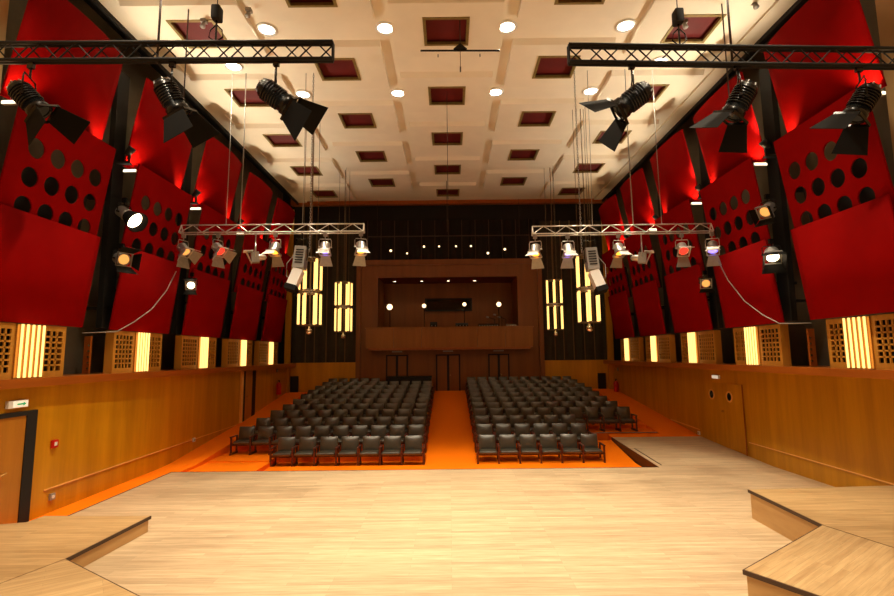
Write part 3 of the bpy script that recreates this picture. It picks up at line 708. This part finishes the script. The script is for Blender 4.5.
# ------------------------------------------------------------------ trusses
KN, KF = 7.85 / 8, 13 / 13.5
def near(p): return (p[0] * KN, p[1] * KN, 3 + (p[2] - 3) * KN)
def far(p): return (p[0] * KF, p[1] * KF, 3 + (p[2] - 3) * KF)
def truss(label, x0, x1, y, z0, z1, h, wd, rc, rb, step, mat, group, ladder=False):
    """box truss from (x0, z0) to (x1, z1) (top chord heights), height h, depth wd"""
    t = thing('lighting_truss', (x0, y, z0), label, 'truss', group); L = x1 - x0
    k = y / (8 if y < 9 else 13.5); x0, x1, z0, z1 = x0 * k, x1 * k, 3 + (z0 - 3) * k, 3 + (z1 - 3) * k; L = x1 - x0; t.location = (x0, y, z0)
    T = lambda x, dz, dy: (x, dy, (z1 - z0) * x / L + dz)
    tops = ((0, 0),) if ladder else ((0, -wd / 2), (0, wd / 2))
    for dz, dy in (*tops, (-h, -wd / 2), (-h, wd / 2)):
        m = MB(); m.tube(T(0, dz, dy), T(L, dz, dy), rc, n=10); m.build('chord', mat, t)
    m = MB(); n = max(2, int(round(L / step)))
    for dy in (-wd / 2, wd / 2):
        ty = 0 if ladder else dy
        for k in range(n):
            a, b = L * k / n, L * (k + 1) / n; c = (a + b) / 2
            if dy < 0: m.tube(T(a, -h, dy), T(c, 0, ty), rb, n=6); m.tube(T(c, 0, ty), T(b, -h, dy), rb, n=6)
            elif not ladder: m.tube(T(a, 0, ty), T(c, -h, dy), rb, n=6); m.tube(T(c, -h, dy), T(b, 0, ty), rb, n=6)
        for e in (0, L): m.tube(T(e, 0, ty), T(e, -h, dy), rb * 1.4, n=6)
    for dz in ((-h,) if ladder else (0, -h)):
        for k in range(n + 1): m.tube(T(L * k / n, dz, -wd / 2), T(L * k / n, dz, wd / 2), rb, n=6)
    m.build('bracing', mat, t)
    return t
truss('black lighting truss high over the stage, left side', -7.9, -1.97, 7.85, 8.46, 8.42, .31, .08, .033, .0125, .57, 'black', 'black lighting trusses')
truss('black lighting truss high over the stage, right side', 2.12, 8.2, 7.85, 8.32, 8.17, .31, .08, .033, .0125, .57, 'black', 'black lighting trusses')
truss('silver lighting truss over the seats, left side', -7.5, -2.37, 13.0, 6.70, 6.69, .23, .22, .016, .012, .62, 'silver', 'silver lighting trusses', True)
truss('silver lighting truss over the seats, right side', 2.36, 7.38, 13.0, 6.56, 6.59, .23, .22, .016, .012, .62, 'silver', 'silver lighting trusses', True)

def cable(label, pts, r, mat, cat='cable', name='suspension_cable', group=None):
    p0 = V(pts[0]); m = MB(); m.path([V(p) - p0 for p in pts], r, 6); o = m.build(name, mat); o.location = p0; return tag(o, label, cat, group)
def chain(label, x, y, z0, z1, mat='greymetal'):
    m = MB(); n = int((z1 - z0) / .07)
    for k in range(n):
        z = .07 * k; a = X3 if k % 2 else Y3
        pts = [V((0, 0, z + .035)) + a * .02 * cos(q) + Z3 * .05 * sin(q) for q in [2 * pi * j / 8 for j in range(9)]]
        m.path(pts, .007, 4)
    o = m.build('hoist_chain', mat); o.location = (x, y, z0); return tag(o, label, 'chain')
zt = ZC
for x, lab in ((-6.25, 'left end'), (-5.85, 'near its left third')): cable(f"thin steel cable holding the left silver truss, {lab}", [far((x, 13.5, 6.7)), far((x + .02, 13.5, 9)), (x * KF, 13.0, ZC + .02)], .009 if x < -6 else .014, 'greymetal')
for x, lab in ((6.0, 'outer of the pair'), (5.2, 'inner of the pair')): cable(f"thin steel cable holding the right silver truss, {lab}", [far((x, 13.5, 6.58)), far((x - .02, 13.5, 9)), (x * KF, 13.0, ZC + .02)], .009 if x > 5.9 else .014, 'greymetal')
chain('hanging steel chain through the left silver truss', -3.88 * KF, 13.0, 5.8, ZC + .1); chain('hanging steel chain through the right silver truss', 3.72 * KF, 13.0, 5.7, ZC + .1)
cable('grey cable beside the chain on the left silver truss', [far((-4.1, 13.5, 6.7)), far((-4.08, 13.5, 8.5)), (-3.95, 13.0, ZC + .1)], .009, 'greymetal'); cable('grey cable beside the chain on the right silver truss', [far((4.05, 13.5, 6.58)), far((4.08, 13.5, 8.5)), (3.95, 13.0, ZC + .1)], .009, 'greymetal')
for s, xx, z in ((-1, -4.02, 8.43), (1, 4.06, 8.27)):
    sd = 'left' if s < 0 else 'right'
    t = thing('chain_hoist', near((xx, 8, z)), f"black chain hoist on the {sd} black truss", 'hoist')
    m = MB(); m.rbox((0, 0, .55), (.075, .09, .13), .03, 4); m.build('motor', 'black', t)
    m = MB(); m.tube((0, 0, .02), (0, 0, .42), .018); m.path([(.0, 0, .35), (.1, 0, .25), (.12, 0, .12), (0, 0, .03), (-.12, 0, .12), (-.1, 0, .25), (0, 0, .35)], .012); m.build('hook', 'blackmetal', t)
    m = MB(); m.tube((0, 0, .68), (0, 0, ZC - z - .0), .008, n=6); m.build('chain', 'black', t)
    xx2 = -5.02 if s < 0 else 4.95
    cable(f"brown suspension rod of the {sd} black truss", [near((xx2, 8, z - .35)), near((xx2, 8, z + 1.0)), (xx2, 8.0, z + 1.1), (xx2 - s * .2, 8.3, ZC)], .018, 'dkcable', 'rod', 'suspension_rod')
    xx3 = -4.2 if s < 0 else 4.5
    cable(f"long dark rod hanging from the ceiling behind the {sd} black truss", [(xx3 * 1.4, 10.4, 8.2), (xx3 * 1.4, 10.4, ZC + .05)], .014, 'dkcable', 'rod', 'suspension_rod')
    for (dx_, dy_, lab) in ((4.5 if s < 0 else 7.05, 10.4, 'near the picture top edge'), (5.7, 10.75 if s < 0 else 10.95, 'beside the near outer coffer')):
        t = thing('ceiling_detector', (s * dx_, dy_, ZC + (.06 if dx_ > 7 else -.02)), f"small grey projector head under the {sd} ceiling {lab}", 'detector')
        m = MB(); m.box(-.06, .06, -.06, .06, -.06, .02); m.build('base', 'greymetal', t); m = MB(); m.lathe((0, 0, -.06), (0, -.4, -1), [(0, .04), (.14, .06), (.14, 0)], 12); m.build('head', 'greymetal', t)
# centre bar with its cables
t = thing('hanging_bar', (.33, 11.0, 10.23), 'thin dark horizontal bar hanging under the ceiling centre', 'bar')
m = MB(); m.tube((-.95, 0, 0), (.95, 0, -.02), .022); m.build('bar', 'black', t)
m = MB(); m.add([(-.16, -.04, .02), (.16, -.04, .02), (.0, -.04, .16), (-.16, .04, .02), (.16, .04, .02), (0, .04, .16)], [(0, 1, 2), (3, 5, 4), (0, 3, 4, 1), (1, 4, 5, 2), (2, 5, 3, 0)]); m.build('bracket', 'black', t)
m = MB(); m.tube((0, 0, .12), (0, 0, ZC - 10.23 + .3), .012, n=6); m.tube((0, 0, 0), (0, 0, -.42), .008, n=6); m.tube((0, 0, -.42), (0, 0, -.55), .018); m.tube((-.53, 0, -.1), (-.53, 0, -.17), .012); m.tube((.47, 0, -.1), (.47, 0, -.17), .012); m.build('cord', 'dkcable', t)
cable('thin dark cable down the middle of the hall', [(.0, 14.2, 7.6), (.0, 14.2, ZC + .2)], .01, 'dkcable')
cable('thin dark cable near the rear of the ceiling', [(-.05, 22.0, 8.6), (-.05, 22.0, ZC + .1)], .015, 'dkcable')

# ------------------------------------------------------------------ stage lanterns
def lantern(label, hang, d, R, L, body, doorm, lens, flen, group, drop=None, name='stage_spotlight', clampm='blackmetal', fins=True, wide=1.0, spread=.5, doors=4, lit_flap=None, roll=0.0, front=None):
    d = V(d).normalized(); s = d.cross(Z3).normalized(); u = s.cross(d).normalized()
    t = thing(name, hang, label, 'stage light', group)
    drop = drop or R * 3.0
    c = V((0, 0, -drop))                                   # centre of the body
    m = MB()
    m.lathe(c, d, [(-L * .5, 0), (-L * .5, R * .62), (-L * .40, R * .92), (-L * .36, R), (L * .30, R), (L * .32, R * 1.1), (L * .5, R * 1.1), (L * .5, R * .9), (L * .44, R * .88)], 22)
    m.build('housing', body, t)
    if fins:
        m = MB()
        for k in range(7): m.lathe(c, d, [(-L * .30 + L * .075 * k, R), (-L * .30 + L * .075 * k, R * 1.12), (-L * .275 + L * .075 * k, R * 1.12), (-L * .275 + L * .075 * k, R)], 20)
        m.build('cooling_fin', body, t)
        m = MB(); m.lathe(c, d, [(-L * .505, 0), (-L * .505, R * .5), (-L * .49, R * .55)], 16)
        for k in range(6): m.tube(c - d * L * .42 + (s * cos(k) + u * sin(k)) * R * .85, c - d * L * .5 + (s * cos(k) + u * sin(k)) * R * .7, R * .07, n=6)
        m.build('rear_cap', 'greymetal' if body == 'blackmetal' else body, t)
    m = MB(); m.disc(c + d * L * .44, d, R * .9, 22); m.build('lens', lens, t)
    # yoke and clamp
    m = MB(); w_ = R * 1.32; side = V((s.x, s.y, 0)).normalized()
    zt_ = -drop * .38; rr = max(.011, R * .075)
    m.path([c + side * w_, c + side * w_ + Z3 * (zt_ + drop) * .8, side * w_ * .85 + Z3 * zt_, side * -w_ * .85 + Z3 * zt_, c - side * w_ + Z3 * (zt_ + drop) * .8, c - side * w_], rr, 6)
    m.tube(c + side * w_ * 1.1, c + side * R * .9, R * .16, n=10); m.tube(c - side * w_ * 1.1, c - side * R * .9, R * .16, n=10)
    m.build('yoke', clampm, t)
    m = MB(); m.tube((0, 0, .04), (0, 0, zt_), rr * 1.4, n=8); m.box(-.05, .05, -.03, .03, -.06, .05); m.build('clamp', clampm if clampm != 'silver' else 'greymetal', t)
    # colour frame and barn doors
    f0 = c + d * L * .5; q = R * 1.18
    if doors:
        s, u = s * cos(roll) + u * sin(roll), u * cos(roll) - s * sin(roll)
        m = MB()
        for a, b in ((s, u), (u, s)):
            for sg in (-1, 1): m.obox(f0 + a * sg * q + d * .015, a * .012, b * q, d * .02)
        m.build('colour_frame', body, t)
        fl = [(u, s, 1, wide), (u, s, -1, wide), (s, u, 1, .9), (s, u, -1, .9)][:doors]
        for i, (a, b, sg, wf) in enumerate(fl):
            k = (front if front is not None and i == 0 else spread) * (1 if i < 2 else .8)
            nrm = (a * sg * cos(k) - d * sin(k)); out = d * cos(k) + a * sg * sin(k); p = f0 + a * sg * q + d * .03
            w0, w1 = q * .95 * min(1, wf), q * 1.45 * wf; ln = flen * (.62 if front is not None and i == 0 else 1 if i < 2 else .82)
            m = MB(); m.slab([p - b * w0, p + b * w0, p + b * w1 + out * ln, p - b * w1 + out * ln], nrm, .008)
            m.build('barn_door', (lit_flap if (lit_flap and i == 0) else doorm), t)
    return t
GB = 'large black stage lights on the near trusses'
def big(label, hang, d, roll=.9): return lantern(label, near(hang), d, .17, .60, 'blackmetal', 'darkflap', 'lens_off', .46, GB, drop=.60, spread=.50, wide=1.0, roll=roll, doors=2)
big('black stage light with barn doors, outermost on the left black truss', (-7.2, 8.0, 8.06), (.62, .22, -.72))
big('black stage light with barn doors, middle of the left black truss', (-4.75, 8.0, 8.06), (.42, .25, -.85))
big('black stage light with barn doors, inner end of the left black truss', (-2.95, 8.0, 8.06), (.80, .25, -.56))
big('black stage light with barn doors, inner end of the right black truss', (3.2, 8.0, 7.94), (-.80, .25, -.56))
big('black stage light with barn doors, middle of the right black truss', (5.03, 8.0, 7.90), (-.45, .22, -.85))
big('black stage light with barn doors, outermost on the right black truss', (7.12, 8.0, 7.84), (-.45, .2, -.8))
GS = 'silver stage lights on the far trusses'
def sil(label, x, d, lens, z=6.4, R=.125, L=.30, fl=.29, **k): return lantern(label, far((x, 13.5, z)), d, R, L, 'silver', 'greymetal', lens, fl, GS, drop=.36, clampm='silver', fins=False, spread=k.pop('spread', .75), lit_flap='white', front=.5, **k)  # front flap coloured white to stand for light falling on it from above
sil('silver light aimed right, left end of the left silver truss', -7.42, (.6, -.2, -.62), 'lens_dim')
sil('silver light with pink gel, second on the left silver truss', -6.45, (.6, -.25, -.6), 'lens_red')
sil('silver light with orange gel, left silver truss, before the last red panel', -4.85, (-.08, -.36, -.93), 'lens_orange', doors=2, wide=.85)
sil('silver light with blue gel, left silver truss beside the chain', -3.45, (.03, -.36, -.93), 'lens_blue', doors=2, wide=.85)
sil('silver light with orange gel, inner end of the left silver truss', -2.45, (.15, -.36, -.93), 'lens_orange', doors=2, wide=.85)
sil('silver light with orange gel, inner end of the right silver truss', 2.43, (-.18, -.36, -.93), 'lens_orange', z=6.27, doors=2, wide=.85)
sil('silver light with blue gel, second from inner end of the right truss', 3.34, (.0, -.36, -.93), 'lens_blue', z=6.27, doors=2, wide=.85)
sil('silver light with amber gel, right silver truss, before the last red panel', 4.76, (.08, -.36, -.93), 'lens_orange', z=6.27, doors=2, wide=.85)
sil('silver light with red gel, outer half of the right silver truss', 6.53, (-.1, -.7, -.7), 'lens_red', z=6.27, doors=2, wide=.85)
sil('silver light with violet gel, outer end of the right silver truss', 7.38, (-.25, -.45, -.86), 'lens_blue', z=6.30, doors=2, wide=.85)
def flood(label, x, z, d):
    t = thing('flood_light', far((x, 13.5, z)), label, 'stage light', 'small box floodlights on the far trusses'); d = V(d).normalized(); s = d.cross(Z3).normalized(); u = s.cross(d); c = V((0, 0, -.62))
    m = MB(); m.slab([c - s * .12 - u * .14 - d * .1, c + s * .12 - u * .14 - d * .1, c + s * .12 + u * .14 - d * .1, c - s * .12 + u * .14 - d * .1], d, .2); m.build('housing', 'greymetal', t)
    m = MB(); m.slab([c - s * .14 - u * .16 + d * .1, c + s * .14 - u * .16 + d * .1, c + s * .16 + u * .18 + d * .22, c - s * .16 + u * .18 + d * .22], u, .012); m.obox(c + d * .16 + u * .17, s * .16, u * .006, d * .12); m.build('hood', 'white', t)
    m = MB(); m.lathe(c - d * .1, -d, [(0, .09), (.16, .07), (.2, .0)], 14); m.build('rear_cap', 'silver', t)
    m = MB(); m.path([c + s * .16, c + s * .16 + Z3 * .3, Z3 * -.18, c - s * .16 + Z3 * .3, c - s * .16], .012); m.tube((0, 0, .03), (0, 0, -.2), .015); m.build('yoke', 'silver', t)
flood('small pale floodlight turned left on the left silver truss', -5.40, 6.4, (-.85, -.4, -.1))
flood('small pale floodlight turned right on the right silver truss', 5.40, 6.27, (.85, -.4, -.1))
def profile(label, x, z, sx):
    t = thing('profile_spotlight', far((x, 13.5, z)), label, 'stage light', 'long profile spotlights on the far trusses')
    ax = V((sx * .06, -.12, -.97)).normalized(); s = V((ax.z, 0, -ax.x)).normalized(); n = ax.cross(s).normalized(); c = V((0, 0, -.42))
    m = MB(); m.obox(c + ax * .24, s * .15, n * .15, ax * .30); m.build('housing', 'greymetal', t)
    m = MB()
    for k in range(6): m.obox(c + ax * (.05 + .07 * k) - n * .155, s * .1, n * .008, ax * .015)
    m.build('vent_slot', 'black', t)
    ax2 = V((sx * .27, -.25, -.90)).normalized(); s2 = V((ax2.z, 0, -ax2.x)).normalized(); n2 = ax2.cross(s2).normalized(); c2 = c + ax * .56
    m = MB(); m.obox(c2 + ax2 * .26, s2 * .13, n2 * .13, ax2 * .24); m.build('lens_barrel', 'white', t)
    m = MB(); m.obox(c2 + ax2 * .56, s2 * .15, n2 * .15, ax2 * .07); m.build('lens_hood', 'darkflap', t)
    m = MB(); m.path([c + ax * .3 + s * .17, c + ax * .1 + s * .17, V((0, 0, -.12)) + s * .15, V((0, 0, -.12)) - s * .15, c + ax * .1 - s * .17, c + ax * .3 - s * .17], .014); m.tube((0, 0, .03), (0, 0, -.14), .018); m.build('yoke', 'blackmetal', t)
    m = MB(); m.path([c + s * sx * -.15 + ax * .1, c + s * sx * -.35 + ax * .4, c + s * sx * -.32 + ax * .75, c2 + s * sx * -.14 + ax * .3], .012); m.build('power_cord', 'cable', t)
profile('long grey profile spotlight beside the chain, left silver truss', -4.1, 6.4, -1)
profile('long grey profile spotlight beside the chain, right silver truss', 3.95, 6.27, 1)
# lights fixed to the black wall columns
def wall_light(label, x, y, z, d, lens, R, L, fl, sp=.15, doors=4):
    t = lantern(label, (x, y, z), d, R, L, 'greymetal', 'darkflap', lens, fl, 'stage lights fixed between the red panels', drop=.3, fins=False, spread=sp, doors=doors)
    if not doors:
        d = V(d).normalized(); c = V((0, 0, -.3)); m = MB()
        m.lathe(c, d, [(L * .48, R * 1.05), (L * .5 + .34, R * 1.85), (L * .5 + .34, R * 1.75), (L * .48, R * .95)], 24); m.build('snoot', 'darkflap', t)
        m = MB(); m.disc(c + d * (L * .5 + .2), d, R * 1.42, 24); m.build('glowing_lens', lens, t)
    return t
wall_light('bright white stage light between the first two left panel bays, upper', -7.45, 11.0, 6.62, (.80, -.22, -.52), 'lens_white', .13, .32, .22, .1, 0)
wall_light('stage light with orange glow between the first two left panel bays, lower', -7.45, 11.0, 5.55, (.75, -.45, -.2), 'lens_dim', .13, .30, .26, .5)
wall_light('small lit stage light between second and third left panel bays', -7.45, 14.1, 5.4, (.3, -.85, -.3), 'lens_white', .11, .25, .2, .5, 2)
wall_light('pale stage light between the first two right panel bays, upper', 7.35, 11.0, 6.55, (-.55, -.3, -.4), 'lens_dim', .13, .34, .22, .3)
wall_light('bright white stage light between the first two right panel bays, lower', 7.35, 11.0, 5.5, (-.3, -.6, -.65), 'lens_white', .14, .28, .24, .35)
wall_light('dim stage light between second and third right panel bays', 7.42, 14.1, 5.3, (-.3, -.8, -.3), 'lens_dim', .12, .26, .18, .4, 2)
cable('thin grey cable looping across the second left lower panel', [(-7.3, 13.0, 5.3), (-7.35, 12.7, 4.75), (-7.42, 12.2, 4.2), (-7.45, 11.6, 3.85), (-7.5, 11.1, 3.6), (-7.9, 10.6, 3.55)], .012, 'cable', 'cable', 'loose_cable')
cable('thin grey cable looping across the second right lower panel', [(7.18, 12.9, 5.4), (7.22, 12.6, 4.85), (7.3, 12.1, 4.25), (7.35, 11.5, 3.85), (7.38, 11.0, 3.62), (7.8, 10.6, 3.6)], .012, 'cable', 'cable', 'loose_cable')

# ------------------------------------------------------------------ chandeliers of glowing tubes
def chandelier(label, x, y, zb):
    t = thing('tube_chandelier', (x, y, ZC + .1), label, 'chandelier', 'hanging tube chandeliers'); b = zb - ZC - .1; R = .33
    for z in (b, b + 1.0, b + 1.08, b + 2.08):
        m = MB(); m.lathe((0, 0, z), Z3, [(-.012, R + .015), (.012, R + .015), (.012, R - .03), (-.012, R - .03), (-.012, R + .015)], 24)
        for k in range(3): m.obox((0, 0, z), V((cos(k * pi / 3), sin(k * pi / 3), 0)) * R, V((-sin(k * pi / 3), cos(k * pi / 3), 0)) * .012, Z3 * .012)
        m.build('ring', 'rodm', t)
    for tier in (0, 1.08):
        for k in range(6):
            a = k * pi / 3 + .35; m = MB(); m.tube((R * cos(a), R * sin(a), b + tier + .03), (R * cos(a), R * sin(a), b + tier + .97), .038, n=10); m.build('tube', 'tube_c', t)
    m = MB()
    for k in range(3): a = k * 2 * pi / 3 + .9; m.tube((R * .75 * cos(a), R * .75 * sin(a), b), (R * .75 * cos(a), R * .75 * sin(a), 0), .008, n=6)
    m.tube((0, 0, b), (0, 0, 0), .014, n=8); m.build('rod', 'rodm', t)
    m = MB(); m.lathe((0, 0, b - .02), (0, 0, -1), [(0, .03), (.08, .03), (.1, .07), (.17, .10), (.24, .07), (.27, 0)], 14); m.build('finial', 'chrome', t)
    point('chandelier_glow', (x, y, zb + 1.05), 12, (1, .72, .38), .3)
chandelier('nearer tube chandelier on the left, behind the silver truss', -4.33, 15.2, 3.95)
chandelier('farther tube chandelier on the left, beside the balcony', -4.42, 20.5, 4.0)
chandelier('nearer tube chandelier on the right, behind the silver truss', 4.33, 15.2, 3.95)
chandelier('farther tube chandelier on the right, beside the balcony', 4.42, 20.5, 4.0)

# ------------------------------------------------------------------ render look
wd = bpy.data.worlds.new('world'); SC.world = wd; wd.use_nodes = True
wd.node_tree.nodes['Background'].inputs['Color'].default_value = (.02, .012, .006, 1)
SC.view_settings.view_transform = 'Standard'; SC.view_settings.look = 'None'; SC.view_settings.gamma = 1; SC.view_settings.use_curve_mapping = False
SC.view_settings.exposure = 0.0
SC.cycles.use_denoising = True
SC.cycles.sample_clamp_indirect = 4.0
SC.cycles.max_bounces = 8
